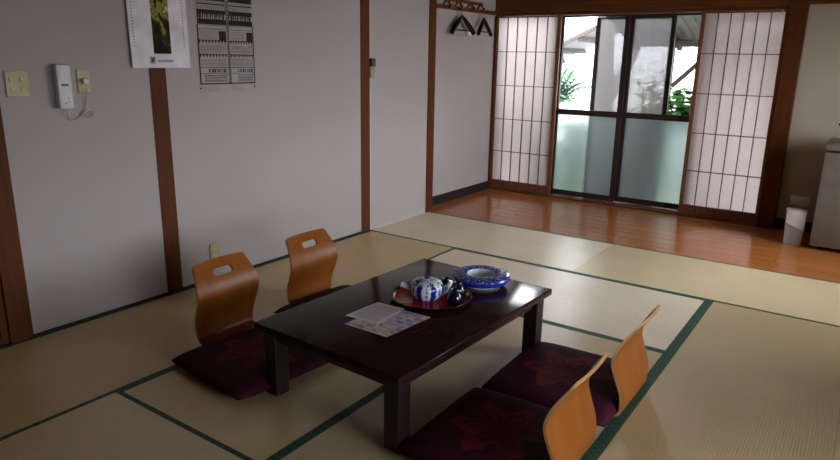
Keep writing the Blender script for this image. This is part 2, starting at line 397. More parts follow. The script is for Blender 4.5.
# ------------------------------------------------------------------ glazed doors to the garden
def sash(n, x0, x1, y, s0, s1):
    w = sroot('window_%d' % n)
    z0, z1, mz = .02, 1.866, .905
    f = MB()
    f.box(x0, x0+s0, y-.015, y+.015, z0, z1, .002).box(x1-s1, x1, y-.015, y+.015, z0, z1, .002)
    f.box(x0+s0, x1-s1, y-.014, y+.014, z0, z0+.055, .002).box(x0+s0, x1-s1, y-.014, y+.014, z1-.018, z1, .002)
    f.box(x0+s0, x1-s1, y-.016, y+.016, mz-.028, mz+.028, .002)
    f.build('window_frame', M['alu'], w)
    MB().box(x0+s0, x1-s1, y-.002, y+.002, mz+.028, z1-.018).build('clear_pane', M['glass'], w)
    MB().box(x0+s0, x1-s1, y-.0025, y+.0025, z0+.055, mz-.028).build('frosted_pane', M['frost'], w)
    return w
sash(1, .585, 1.295, 2.415, .03, .05); sash(2, 1.275, 2.0, 2.455, .05, .03)
w = sroot('window_3')                                  # fly screens outside, meeting in the middle
f = MB().box(.925, .97, 2.487, 2.503, .02, 1.85, .002).box(1.66, 1.705, 2.487, 2.503, .02, 1.85, .002).box(.97, 1.66, 2.487, 2.503, .02, .05).box(.97, 1.66, 2.487, 2.503, 1.83, 1.85).box(1.285, 1.315, 2.487, 2.503, .05, 1.83)
f.build('screen_frame', M['alu'], w)
MB().box(.97, 1.285, 2.4945, 2.4955, .05, 1.83).build('fly_screen', M['screen'], w)
MB().box(1.315, 1.66, 2.4945, 2.4955, .05, 1.83).build('fly_screen', M['screen'], w)
trim(MB().box(.555, .585, 2.36, 2.51, .012, 1.855, .002), M['alu'])
trim(MB().box(2.0, 2.03, 2.36, 2.51, .012, 1.855, .002), M['alu'])
# outer wall skin behind the screens' outer halves is glazed too: plain fixed panes let daylight on the paper
w = sroot('window_4')
MB().box(-.12, -.08, 2.45, 2.49, .012, 1.855).box(.515, .555, 2.45, 2.49, .012, 1.855).build('window_frame', M['alu'], w)
MB().box(-.08, .515, 2.468, 2.472, .012, 1.855).build('clear_pane', M['glass'], w)
w = sroot('window_5')
MB().box(2.03, 2.07, 2.45, 2.49, .012, 1.855).box(2.70, 2.74, 2.45, 2.49, .012, 1.855).build('window_frame', M['alu'], w)
MB().box(2.07, 2.70, 2.468, 2.472, .012, 1.855).build('clear_pane', M['glass'], w)
# windows of the right wall (out of the frame; daylight from the side)
for i, (q0, q1, q2, q3) in enumerate(RW):
    w = sroot('window_%d' % (6+i)); f = MB()
    for y0 in (q0, (q0+q1)/2-.025, q1-.05): f.box(XR+.05, XR+.09, y0, y0+.05, q2, q3)
    f.box(XR+.05, XR+.09, q0, q1, q2, q2+.05).box(XR+.05, XR+.09, q0, q1, q3-.05, q3).build('window_frame', M['alu'], w)
    MB().box(XR+.068, XR+.072, q0+.05, q1-.05, q2+.05, q3-.05).build('clear_pane', M['glass'], w)

# ------------------------------------------------------------------ tatami
H = .022
def mat_(label, x0, x1, y0, y1, along, e0, e1, tint=(1, 1, 1), ends=False):
    """along = 'x'/'y' long side; e0/e1: cloth edging width on the low/high long side"""
    cx, cy = (x0+x1)/2, (y0+y1)/2
    L, W = (x1-x0, y1-y0) if along == 'x' else (y1-y0, x1-x0)
    rz = -PI/2 if along == 'x' else 0                 # local Y is the long side; local X across
    t = thing('tatami_mat', label, 'tatami mat', (cx, cy, -ZT), rz, 'tatami mats covering the floor')
    g = .0007
    # for along x: local +x -> world -y
    lo, hi = (e1, e0) if along == 'x' else (e0, e1)
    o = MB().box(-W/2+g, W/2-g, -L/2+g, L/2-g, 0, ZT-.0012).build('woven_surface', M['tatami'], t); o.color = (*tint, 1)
    if lo: MB().box(-W/2+g, -W/2+lo, -L/2+g, L/2-g, .001, ZT).build('edge_binding', M['heri'], t)
    if hi: MB().box(W/2-hi, W/2-g, -L/2+g, L/2-g, .001, ZT).build('edge_binding', M['heri'], t)
A, B1, B2, B3 = .872, 1.81, 2.695, 3.62
mat_('long tatami mat along the wooden floor, nearest the alcove on the left', 0, B1, 0, .91, 'x', H, .02, (1.22, 1.22, 1.22))  # brightened tint: window sheen put into the mat's colour
mat_('long tatami mat along the wooden floor, below the refrigerator on the right', B1, B3, 0, .91, 'x', H, .02, (1.06, 1.0, .86))
mat_('tatami half mat at the right end beside the wooden floor', B3, XR, 0, .91, 'x', H, .02, (1.06, 1.0, .86))
Y1, Y2 = -1.86, -2.78
mat_('yellow-brown tatami mat along the left wall, behind the two left backrests', 0, A, Y1, 0, 'y', .03, H, (.86, .71, .40))
mat_('yellow-brown tatami mat along the left wall, nearest the camera', 0, A, Y1-1.83, Y1, 'y', .03, H, (.84, .69, .40))
mat_('tatami mat tinted pale for window sheen, just beyond the far end of the low table', A, B2, -.935, 0, 'x', H, H, (1.26, 1.27, 1.36))  # whitened tint stands in for sheen from the garden windows
mat_('tatami mat lying beneath the low table', A, B2, Y1, -.935, 'x', 0, H, (.88, .79, .68))
mat_('tatami half mat in front of the left near table leg', A, 1.785, Y2, Y1, 'y', H, H, (.88, .77, .53))
mat_('tatami half mat at the lower left corner of the photo, below the green seam', A, 1.785, -3.7, Y2, 'x', 0, H, (.95, .86, .64))
mat_('tatami mat beneath the front right table leg and the nearest cushion', 1.785, B2, -3.7, Y1, 'y', H, .0, (.82, .74, .59))
mat_('tatami mat on the right behind the right-hand backrests, reaching to the far seam', B2, B3, Y1, 0, 'y', .052, H, (.68, .59, .43))
mat_('tatami mat at the right, nearest the camera', B2, B3, -3.7, Y1, 'y', .052, H, (.66, .575, .42))
mat_('tatami mat along the right wall, far one', B3, XR, Y1, 0, 'y', H, H, (.95, .90, .80))
mat_('tatami mat along the right wall, near one', B3, XR, -3.7, Y1, 'y', H, H, (.95, .90, .80))
mat_('tatami mat beneath where the camera stands', 0, XR, YF, -3.7, 'x', H, H, (.9, .86, .76))

# ------------------------------------------------------------------ low table
TH = .33
t = thing('low_table', 'low dark lacquered rectangular table in the middle of the mats', 'table', (1.787, -1.858, 0), math.radians(-2.4))
MB().box(-.398, .398, -.602, .602, TH-.032, TH, .006, seg=3).build('tabletop', M['lacquer'], t, True)
ap = MB()
for sx in (-1, 1): ap.box(sx*.338-.011, sx*.338+.011, -.5, .5, TH-.085, TH-.032, .002)
for sy in (-1, 1): ap.box(-.3, .3, sy*.538-.011, sy*.538+.011, TH-.085, TH-.032, .002)
ap.build('apron', M['lacquer_leg'], t)
for sx in (-1, 1):
    for sy in (-1, 1):
        MB().box(sx*.336-.036, sx*.336+.036, sy*.536-.036, sy*.536+.036, 0, TH-.032, .004).build('leg', M['lacquer_leg'], t)

# ------------------------------------------------------------------ legless chairs
PROF = [(-.055, .006), (-.03, .009), (-.012, .018), (-.003, .035), (0, .06), (.001, .10), (-.007, .14), (-.022, .18), (-.036, .22), (-.042, .25), (-.037, .28), (-.026, .31), (-.010, .34), (.010, .37), (.028, .396), (.038, .412)]
def smooth_prof(P, n=52):
    out = []
    for i in range(n+1):
        u = i/n*(len(P)-1); j = min(int(u), len(P)-2); f = u-j
        p0, p1, p2, p3 = P[max(j-1, 0)], P[j], P[j+1], P[min(j+2, len(P)-1)]
        cr = lambda a, b, c, d: .5*(2*b+(c-a)*f+(2*a-5*b+4*c-d)*f*f+(3*b-a-3*c+d)*f**3)
        out.append((cr(p0[0], p1[0], p2[0], p3[0]), cr(p0[1], p1[1], p2[1], p3[1])))
    return out
def width_at(s, S):
    r = s/S
    w = .174+.020*math.sin(PI*min(1, max(0, (r-.12)/.8)))**1.0
    w -= .012*max(0, (r-.7)/.3)
    R = .028; q = S-s
    if q < R: w = w-R+math.sqrt(max(0, R*R-(R-q)**2))*.96+.04*R
    return w
def zaisu():
    t = thing('legless_chair', '', 'floor chair', group='bent plywood floor chairs around the low table')
    P = smooth_prof(PROF); S = [0]
    for a, b in zip(P, P[1:]): S.append(S[-1]+math.hypot(b[0]-a[0], b[1]-a[1]))
    nv = 20; th = .011
    bm = bmesh.new(); F, Bk = [], []
    for i, (d, z) in enumerate(P):
        a, b = P[max(i-1, 0)], P[min(i+1, len(P)-1)]
        tx, tz = b[0]-a[0], b[1]-a[1]; l = math.hypot(tx, tz); nx, nz = tz/l, -tx/l     # outward normal
        w = width_at(S[i], S[-1])
        rf, rb = [], []
        for j in range(nv+1):
            v = -1+2*j/nv; cur = -.008*v*v*min(1, z/.15)
            rf.append(bm.verts.new((d+cur-nx*th/2, w*v, z-nz*th/2))); rb.append(bm.verts.new((d+cur+nx*th/2, w*v, z+nz*th/2)))
        F.append(rf); Bk.append(rb)
    n = len(P)
    for i in range(n-1):
        for j in range(nv):
            bm.faces.new((F[i][j], F[i][j+1], F[i+1][j+1], F[i+1][j])); bm.faces.new((Bk[i][j], Bk[i+1][j], Bk[i+1][j+1], Bk[i][j+1]))
        for q_ in ((F[i][0], F[i+1][0], Bk[i+1][0], Bk[i][0]), (F[i][nv], Bk[i][nv], Bk[i+1][nv], F[i+1][nv])): bm.faces.new(q_).material_index = 1
    for j in range(nv):
        bm.faces.new((F[0][j], Bk[0][j], Bk[0][j+1], F[0][j+1])); bm.faces.new((F[-1][j], F[-1][j+1], Bk[-1][j+1], Bk[-1][j])).material_index = 1
    bmesh.ops.recalc_face_normals(bm, faces=bm.faces)
    me = bpy.data.meshes.new('backrest'); bm.to_mesh(me); bm.free(); me.materials.append(M['ply']); me.materials.append(M['ply_edge'])
    o = bpy.data.objects.new('backrest', me); C.objects.link(o)
    # handle slot
    cb = bmesh.new(); L, R = .042, .019
    ring = [(L*(1 if math.cos(a) > 0 else -1)+R*math.cos(a), R*math.sin(a)) for a in [2*PI*(i+.5)/24 for i in range(24)]]
    lo = [cb.verts.new((-.12, y, z)) for y, z in ring]; hi = [cb.verts.new((.12, y, z)) for y, z in ring]
    cb.faces.new(lo); cb.faces.new(hi[::-1])
    for i in range(24): cb.faces.new((lo[i], hi[i], hi[(i+1) % 24], lo[(i+1) % 24]))
    bmesh.ops.recalc_face_normals(cb, faces=cb.faces)
    cme = bpy.data.meshes.new('c'); cb.to_mesh(cme); cb.free(); co = bpy.data.objects.new('c', cme); C.objects.link(co)
    co.location = (-.004, 0, .352); co.rotation_euler = (0, math.radians(20), 0)
    md = o.modifiers.new('b', 'BOOLEAN'); md.operation = 'DIFFERENCE'; md.object = co; md.solver = 'EXACT'
    bpy.context.view_layer.update()
    dg = bpy.context.evaluated_depsgraph_get()
    me2 = bpy.data.meshes.new_from_object(o.evaluated_get(dg)); o.modifiers.clear(); o.data = me2; me2.name = 'backrest'
    bpy.data.objects.remove(co)
    for p in me2.polygons: p.use_smooth = True
    me2.set_sharp_from_angle(angle=math.radians(50))
    o.parent = t
    MB().box(-.43, -.05, -.178, .178, 0.0005, .0115, .003).build('seat', M['ply'], t)
    return t
z0 = zaisu()
z0.location = (.755, -2.115, 0); z0.rotation_euler = (0, 0, PI)
z0['label'] = 'orange bent plywood floor chair nearer the camera on the left side of the table'
dup(z0, (.755, -1.485, 0), PI, 'orange bent plywood floor chair farther back on the left side of the table')
dup(z0, (2.705, -2.145, 0), 0, 'orange bent plywood floor chair at the bottom edge, right of the table')
dup(z0, (2.725, -1.535, 0), 0, 'orange bent plywood floor chair farther back on the right side, beside the green seam')

# ------------------------------------------------------------------ floor cushions
def cushion():
    n = 26; Hs = .285
    bm = bmesh.new(); top, bot = [], []
    for i in range(n+1):
        a, b = [], []
        for j in range(n+1):
            u, v = -1+2*i/n, -1+2*j/n
            su, sv = math.copysign(abs(u)**.9, u), math.copysign(abs(v)**.9, v)
            x = .282*su*(1-.025*abs(su)**3*sv**6); y = .300*sv*(1-.025*abs(sv)**3*su**6)
            e = max(0, (1-abs(su)**4)*(1-abs(sv)**4))**.42
            dim = .010*math.exp(-(x*x+y*y)/.0025)
            zt = .018+.045*e-dim+.002*math.sin(9*x+4*y)*e
            zb = .018-.018*min(1, e*1.9)
            a.append(bm.verts.new((x, y, zt)))
            b.append(a[-1] if (i in (0, n) or j in (0, n)) else bm.verts.new((x, y, zb)))
        top.append(a); bot.append(b)
    for i in range(n):
        for j in range(n):
            bm.faces.new((top[i][j], top[i+1][j], top[i+1][j+1], top[i][j+1]))
            q = (bot[i][j], bot[i][j+1], bot[i+1][j+1], bot[i+1][j])
            bm.faces.new(q)
    bmesh.ops.recalc_face_normals(bm, faces=bm.faces)
    me = bpy.data.meshes.new('floor_cushion'); bm.to_mesh(me); bm.free(); me.materials.append(M['zabuton'])
    for p in me.polygons: p.use_smooth = True
    o = bpy.data.objects.new('floor_cushion', me); C.objects.link(o); return o
c0 = cushion(); GR = 'maroon floor cushions on the legless chairs'
for i, (x, y, r, lb) in enumerate(((1.155, -2.25, -6, 'dark maroon floor cushion in front of the near left backrest'),
                                   (1.08, -1.535, -3, 'dark maroon floor cushion of the far left backrest, half hidden behind the table'),
                                   (2.412, -2.172, 1, 'maroon floor cushion with red leaf pattern at the bottom edge of the photo'),
                                   (2.425, -1.568, 1, 'maroon floor cushion with red leaf pattern beside the far right table leg'))):
    o = c0 if i == 0 else c0.copy()
    if i: C.objects.link(o)
    o.location = (x, y, .0125); o.rotation_euler = (0, 0, math.radians(r)); tag(o, lb, 'cushion', GR)

# ------------------------------------------------------------------ on the table
t = thing('serving_tray', 'round red lacquer tray with black rim under the teapot', 'tray', (1.808, -1.752, TH)); t.scale = (.965, .965, 1)
MB().lathe([(0, .0052), (.176, .0052), (.186, .012), (.192, .021)], 64).build('tray_floor', M['red_lac'], t, True)
MB().lathe([(0, 0), (.170, 0), (.190, .008), (.200, .021), (.198, .024), (.192, .0225), (.185, .010), (.176, .004), (0, .0035)], 64).build('rim', M['black_lac'], t, True)
TZ = TH+.0056
t = thing('teapot', 'blue and white porcelain teapot with lid on the red tray', 'teapot', (1.792, -1.768, TZ), math.radians(33)); t.scale = (1.12, 1.12, 1.08)
MB().lathe([(0, 0), (.048, 0), (.052, .004), (.062, .015), (.068, .032), (.070, .05), (.0685, .062), (.061, .069), (.055, .071), (.055, .066), (0, .06)], 48).build('body', M['pot'], t, True)
lid = MB().lathe([(0, .068), (.060, .069), (.063, .073), (.055, .080), (.035, .086), (.012, .089), (0, .089)], 40).build('lid', M['lid'], t, True)
MB().lathe([(0, .087), (.008, .088), (.007, .091), (.013, .095), (.010, .099), (0, .100)], 20).build('knob', M['cobalt'], lid, True)
MB().tube([(.055, 0, .030), (.078, 0, .040), (.092, 0, .060), (.102, 0, .080)], [.020, .015, .010, .008], 14).build('spout', M['whiteware'], t, True)
MB().tube([(-.062, 0, .045), (-.085, 0, .052), (-.108, 0, .060)], [.014, .011, .012], 14).build('handle', M['celadon'], t, True)
CUP = [(0, .05), (.012, .0505), (.0145, .056), (.0165, .056), (.019, .049), (.027, .040), (.032, .022), (.033, 0), (.0305, 0), (.029, .022), (.023, .037), (0, .044)]
cup0 = MB().lathe(CUP, 36).build('teacup', M['navy'], None, True)
for i, (x, y, lb) in enumerate(((1.815, -1.637, 'dark navy upturned teacup farthest back on the tray, behind the spout'),
                                (1.888, -1.648, 'dark navy upturned teacup on the right, nearest the large blue bowl'),
                                (1.928, -1.738, 'dark navy upturned teacup in front, nearest the tray rim'))):
    o = cup0 if i == 0 else cup0.copy()
    if i: C.objects.link(o)
    o.location = (x, y, TZ+.0004); o.scale = (1.16, 1.16, 1.16); tag(o, lb, 'teacup', 'navy teacups on the tray')
t = thing('ceramic_bowl', 'large round blue and white ceramic bowl with wide floral rim at the far table end', 'bowl', (1.886, -1.416, TH))
MB().lathe([(0, .0), (.095, 0), (.098, .012), (.094, .013), (0, .012)], 64).build('foot', M['whiteware'], t, True)
MB().lathe([(.094, .012), (.120, .013), (.136, .019), (.144, .031), (.145, .043)], 64).build('outer_wall', M['cobalt'], t, True)
MB().lathe([(.145, .043), (.142, .050), (.134, .053), (.115, .055), (.085, .055), (.072, .053)], 64).build('rim', M['bowl'], t, True)
MB().lathe([(.072, .053), (.069, .046), (.060, .034), (.048, .029), (0, .026)], 64).build('basin', M['celadon'], t, True)
# papers
def sheet(name, label, P, z, mat, cat):
    """a sheet of paper with corners P (world xy), built about its own centre"""
    cx = sum(p[0] for p in P)/4; cy = sum(p[1] for p in P)/4
    b = MB(); n = 8
    rows = []
    for i in range(n+1):
        r = []
        for j in range(n+1):
            u, v = i/n, j/n
            x = (1-u)*((1-v)*P[0][0]+v*P[3][0])+u*((1-v)*P[1][0]+v*P[2][0]); y = (1-u)*((1-v)*P[0][1]+v*P[3][1])+u*((1-v)*P[1][1]+v*P[2][1])
            r.append((x-cx, y-cy, .0006*(u*v)))
        rows.append(r)
    b.grid(rows)
    ex = bmesh.ops.extrude_face_region(b.bm, geom=list(b.bm.faces))
    bmesh.ops.translate(b.bm, verts=[g for g in ex['geom'] if isinstance(g, bmesh.types.BMVert)], vec=(0, 0, .0006))
    o = b.build(name, mat, None, False, (cx, cy, z)); tag(o, label, cat); return o
sheet('leaflet', 'colourful printed leaflet lying under the white printed sheet on the table', [(1.683, -2.223), (1.908, -2.225), (1.935, -1.945), (1.70, -1.95)], TH+.0004, M['leaflet'], 'leaflet')
sh = sheet('printed_sheet', 'white printed sheet lying over the colourful leaflet on the table', [(1.627, -2.155), (1.803, -2.147), (1.790, -1.935), (1.64, -1.945)], TH+.0020, plain('white copy paper', lin(244, 240, 250), .7, .2, .02), 'paper sheet')
b = MB(); cx, cy = sh.location.x, sh.location.y
for r in range(11):                                    # lines of small print, too small to read
    x = -.065+.0125*r; y = -.085
    while y < .075:
        l = random.uniform(.006, .02)
        b.box(x, x+.004, y, y+l, .0012, .00145); y += l+.004
b.build('print', M['print'], sh)

# ------------------------------------------------------------------ left wall: switches, handset, socket, outlet
t = thing('switch_plate', 'ivory four-button switch plate on the white wall at far left', 'light switch', (0, -2.643, 1.272))
MB().box(0, .008, -.053, .053, -.06, .06, .003).build('plate', M['beige_pl'], t)
for sy in (-1, 1):
    for sz in (-1, 1): MB().box(.007, .012, sy*.024-.012, sy*.024+.012, sz*.022-.011, sz*.022+.011, .002).build('button', M['beige_lt'], t)
t = thing('wall_handset', 'slim white wall handset between the switch plate and the corded socket', 'intercom', (0, -2.44, 1.255))
MB().box(0, .012, -.034, .03, -.095, .095, .003).build('cradle', M['white_pl'], t)
MB().box(.012, .048, -.036, .036, -.108, .108, .008, seg=3).build('body', M['white_pl'], t, True)
MB().box(.0475, .0495, -.018, .018, .003, .015, .001).build('display', M['dark_pl'], t)
MB().box(.0475, .0486, -.018, .018, .035, .075, .001).build('panel', M['white_pl'], t)
for y, z in ((.012, -.055), (.012, -.075), (-.004, -.08)): MB().box(.0475, .050, y-.003, y+.003, z-.003, z+.003, .001).build('key', M['grey_pl'], t)
t = thing('wall_socket', 'ivory socket plate right of the white handset with a plug and cord', 'socket', (0, -2.32, 1.28))
MB().box(0, .008, -.033, .033, -.06, .06, .003).build('plate', M['beige_pl'], t)
pl = MB().box(.008, .032, -.016, .014, -.016, .014, .006, seg=3).build('plug', M['white_pl'], t, True)
pts = [(.03, -2.321, 1.268), (.034, -2.321, 1.25), (.02, -2.323, 1.2), (.012, -2.327, 1.15), (.012, -2.335, 1.115), (.016, -2.318, 1.10), (.02, -2.30, 1.105), (.016, -2.302, 1.125), (.012, -2.33, 1.128), (.018, -2.345, 1.11),
       (.022, -2.325, 1.092), (.014, -2.298, 1.10), (.013, -2.31, 1.135), (.018, -2.34, 1.125), (.012, -2.355, 1.105), (.01, -2.39, 1.085), (.012, -2.415, 1.088), (.02, -2.428, 1.11), (.026, -2.43, 1.148)]
dense = []
for i in range(len(pts)-1):
    p0, p1, p2, p3 = [Vector(pts[max(0, min(len(pts)-1, i+q))]) for q in (-1, 0, 1, 2)]
    for s in range(5):
        f = s/5; dense.append(.5*(2*p1+(p2-p0)*f+(2*p0-5*p1+4*p2-p3)*f*f+(3*p1-p0-3*p2+p3)*f**3))
dense.append(Vector(pts[-1]))
tag(MB().tube(dense, .0022, 6).build('cord', M['cord'], None, True), 'thin cream cord bunched below the wall socket, running to the handset', 'cord')
t = thing('power_outlet', 'small ivory power outlet low on the wall above the near left backrest', 'outlet', (0, -1.583, .182))
MB().box(0, .008, -.035, .035, -.058, .058, .003).build('plate', M['beige_pl'], t)
for z in (.02, -.02): MB().box(.007, .0105, -.017, .017, z-.013, z+.013, .002).build('socket_face', M['beige_lt'], t)

# ------------------------------------------------------------------ calendar and printed poster
t = thing('wall_calendar', 'white wall calendar with a plant photograph hanging over the slim wooden post', 'calendar', (.012, -1.862, 1.62))
rows = []
for i in range(13):
    z = -.275+.545*i/12
    rows.append([(.004+.006*math.sin(2.2*j/10+.4)*max(0, (.2-z))*2, -.184+.37*j/10-.004*(z+.275)/.5, z) for j in range(11)])
b = MB().grid(rows); ex = bmesh.ops.extrude_face_region(b.bm, geom=list(b.bm.faces))
bmesh.ops.translate(b.bm, verts=[g for g in ex['geom'] if isinstance(g, bmesh.types.BMVert)], vec=(-.0015, 0, 0))
page = b.build('page', M['sheet'], t, True)
def onpage(y, z): return .0055+.006*math.sin(2.2*(y+.184)/.37+.4)*max(0, (.2-z))*2
b = MB()
def pq(y0, y1, za, zb, dx=0):
    b.quad((onpage(y0, za)+dx, y0, za), (onpage(y1, za)+dx, y1, za), (onpage(y1, zb)+dx, y1, zb), (onpage(y0, zb)+dx, y0, zb))
for i in range(8):
    for j in range(4): pq(-.050+.112*j/4, -.050+.112*(j+1)/4, -.198+.42*i/8, -.198+.42*(i+1)/8)
bmesh.ops.remove_doubles(b.bm, verts=b.bm.verts, dist=1e-5)
b.build('photograph', M['photo'], t)
for ya, yb in ((-.168, -.160), (.148, .156)):          # column of dates at each side: tiny, unreadable marks
    b = MB()
    for i in range(26): pq(ya, yb, -.16+.016*i, -.154+.016*i)
    b.build('date_column', M['ink_grey'], t)
b = MB(); y = -.028
for wd in (.012, .010, .012, .009, .011, .012, .010):
    pq(y, y+wd, -.243, -.231); y += wd+.003
b.build('caption_marks', M['ink_grey'], t)
b = MB(); pq(-.078, -.044, -.252, -.214)
em = b.build('emblem', plain('tan emblem', lin(170, 150, 120), .7), t)
b = MB(); b.tube([(onpage(-.07, -.24)+.0012, -.070, -.242), (onpage(-.06, -.23)+.0012, -.060, -.232), (onpage(-.05, -.222)+.0012, -.052, -.222)], .003, 6); b.tube([(onpage(-.07, -.23)+.0012, -.070, -.225), (onpage(-.06, -.23)+.0012, -.058, -.238)], .003, 6)
b.build('emblem_mark', M['ink'], em)
MB().box(.0, .012, -.187, .187, .262, .278, .003).build('top_binding', plain('calendar binding', lin(180, 176, 182), .4), t)

t = thing('printed_poster', 'black and white printed poster with ornamental bands right of the calendar', 'poster', (0, -1.39, 1.245))
MB().box(-.002, .0014, -.218, .222, -.045, .60).build('sheet', M['cloth'], t)
K, G = MB(), MB()
def q(mb, y0, y1, za, zb): mb.quad((.0018, y0, za), (.0018, y1, za), (.0018, y1, zb), (.0018, y0, zb))
zz = lambda p: (385-p)/385*.495                        # rows measured down the poster
L0, L1, R0, R1 = -.208, .004, .026, .212
q(K, L0-.004, R1+.004, zz(385), zz(379)); q(K, L0-.005, L0+.005, zz(385), zz(110)); q(K, R1-.003, R1+.005, zz(385), zz(110))
for p in range(0, 380, 12):
    q(K, L1+.006, L1+.016, zz(p+9), zz(p))
q(K, L1+.001, L1+.004, zz(380), zz(0)); q(K, L1+.018, L1+.021, zz(380), zz(0))
for a, c in ((L0, L1), (R0, R1)):
    w_ = c-a
    for p0, p1 in ((-75, -52), (-48, -30), (-26, 0)):  # upper bands beyond the frame
        q(K, a, c, zz(p1), zz(p0))
    q(K, a, c, zz(4), zz(0)); q(K, a, c, zz(22), zz(16))
    for i in range(16): q(G, a+w_*(i+.15)/16, a+w_*(i+.75)/16, zz(14), zz(6))
    for i in range(24): q(G, a+w_*(i+.2)/24, a+w_*(i+.8)/24, zz(42), zz(25))
    q(K, a, c, zz(64), zz(44)); q(K, a, c, zz(110), zz(86))
    x = a
    while x < c-.008:                                  # floral row left white between the dark bands
        g = random.uniform(.006, .018); q(K, x, min(c, x+g), zz(random.uniform(74, 86)), zz(64)); q(K, x, min(c, x+g*.7), zz(86), zz(random.uniform(72, 80))); x += g+random.uniform(.002, .008)
    q(G, a, c, zz(133), zz(128)); q(G, a, c, zz(116), zz(112))
    q(K, c-w_*.28, c-.004, zz(180), zz(138))
    for r in range(6): q(G, a+.008, c-w_*.33, zz(142+7*r), zz(139+7*r))
    for base in (182, 246):
        nt = 9
        for i in range(nt):
            y0, y1 = a+w_*i/nt, a+w_*(i+.8)/nt
            K.bm.faces.new([K.bm.verts.new(v) for v in ((.0018, y0, zz(base)), (.0018, y1, zz(base)), (.0018, (y0+y1)/2, zz(base+16)))])
        q(K, a, c, zz(base+1), zz(base-2))
        for r in range(6):
            x = a+.012
            while x < c-.012:
                g = random.uniform(.005, .02); q(G, x, min(x+g, c-.008), zz(base+25+6*r), zz(base+21+6*r)); x += g+.003
    q(K, a, c, zz(309), zz(306))
    x = a+w_*.3
    while x < c-.012:
        g = random.uniform(.006, .016); q(K, x, x+g, zz(330), zz(313)); x += g+random.uniform(.004, .012)
    q(K, a, c, zz(335), zz(333))
    for r in range(6):
        x = a+.02+(.03 if a > 0 else .01)
        while x < c-.016:
            g = random.uniform(.006, .016); q(G if r % 2 else K, x, min(x+g, c-.01), zz(345+6*r), zz(341+6*r)); x += g+.003
K.build('black_print', M['ink'], t); G.build('grey_print', M['ink_grey'], t)
for y in (-.212, .208): MB().lathe([(0, .006), (.004, .004), (.005, 0)], 12).build('pin', M['ink'], t, True).matrix_local = Matrix.Translation((.001, y, -.022)) @ Matrix.Rotation(PI/2, 4, 'Y')

# ------------------------------------------------------------------ hook rail and hangers in the alcove
t = thing('hook_rail', 'brown wooden hook rail high on the alcove wall', 'coat rail', (-.12, 1.62, 1.895))
MB().box(0, .02, -.64, .64, -.02, .02, .003).build('board', M['post_h'], t)
MB().box(0, .02, -.36, .36, .055, .085, .003).build('upper_board', M['post_h'], t)
for y in (-.32, -.11, .11, .32):
    MB().tube([(.02, y, .0), (.045, y, -.004), (.06, y, .012), (.062, y, .03)], [.007, .006, .006, .008], 8).build('hook', M['post'], t, True)
    MB().tube([(.01, y-.07, .005), (.02, y-.035, .045), (.02, y, .058), (.02, y+.035, .045), (.01, y+.07, .005)], .008, 8).build('scroll', M['post'], t, True)
def hanger(loc, label, arm, th, bar, tilt=0):
    t = thing('coat_hanger', label, 'hanger', loc, tilt, 'black hangers on the alcove rail')
    # hook over the rail peg
    pts = [(.0, .0, -.105), (0, 0, -.075)]+[(0, .020*math.sin(a)-.0, -.053-.022*math.cos(a)) for a in [PI*1.0*i/8 for i in range(0, 1)]]
    pts = [(0, 0, -.10), (0, 0, -.06), (0, .014, -.038), (0, .016, -.018), (0, 0, -.004), (0, -.014, -.016)]
    MB().tube(pts, .003, 8).build('hook', M['chrome'], t, True)
    for s in (-1, 1):
        MB().tube([(0, 0, -.09), (.004, s*arm*.25, -.13), (.010, s*arm*.7, -.197), (.018, s*arm, -.252)], [.012, th*.8, th, th*.85], 12).build('arm', M['black_pl'], t, True)
    MB().tube([(.01, -arm*.82, -.222), (.01, arm*.82, -.222)], .005, 8).build('trouser_bar', M['black_pl'], t, True)
    if bar:
        MB().tube([(.005, -arm*.74, -.21), (.005, -arm*.74, -.275), (.005, arm*.74, -.275), (.005, arm*.74, -.21)], .0035, 8).build('lower_bar', M['chrome'], t, True)
    return t
hanger((-.062, 1.51, 1.916), 'black coat hanger with a lower wire bar, left one on the alcove wall', .172, .026, True, math.radians(-8))
hanger((-.062, 1.94, 1.916), 'black coat hanger nearest the paper screen, right one on the alcove wall', .165, .022, False, math.radians(6))

# ------------------------------------------------------------------ refrigerator, bin, spout at the right edge
t = thing('refrigerator', 'pale grey small refrigerator at the right edge on the wooden floor', 'refrigerator', (3.375, 1.98, 0))
MB().box(-.27, .27, -.20, .27, .02, .78, .008, seg=3).build('body', M['fridge'], t, True)
dr = MB().box(-.268, .268, -.25, -.205, .03, .775, .008, seg=3).build('door', M['fridge'], t, True)
MB().box(.215, .24, -.262, -.249, .45, .70, .003).build('handle', M['grey_pl'], dr)
MB().box(-.27, .27, -.25, .27, .792, .845, .008, seg=3).build('top', M['fridge_top'], t, True)
MB().box(-.262, .262, -.245, .262, .78, .793).build('seal', M['dark_pl'], t)
for sx in (-1, 1):
    for sy in (-.2, .22): MB().lathe([(0, 0), (.018, 0), (.018, .021), (0, .021)], 16, (sx*.22, sy, 0)).build('foot', M['dark_pl'], t)
t = thing('electric_kettle', 'black kettle on the refrigerator, only its spout tip showing at the right edge', 'kettle', (3.385, 1.85, .845))
MB().lathe([(0, 0), (.085, 0), (.088, .02), (.075, .10), (.05, .14), (.03, .15), (0, .152)], 32).build('body', M['black_pl'], t, True)
MB().tube([(-.08, 0, .03), (-.12, 0, .05), (-.155, 0, .10), (-.18, -.01, .14), (-.205, -.02, .15), (-.222, -.02, .135)], [.013, .012, .011, .011, .010, .010], 10).build('spout', M['black_pl'], t, True)
MB().tube([(.07, 0, .12), (.12, 0, .13), (.13, 0, .07), (.08, 0, .03)], .01, 8).build('handle', M['black_pl'], t, True)
t = thing('waste_bin', 'small white plastic bin between the brown post and the refrigerator', 'bin', (2.985, 1.86, 0)); t.scale = (.86, 1, 1)
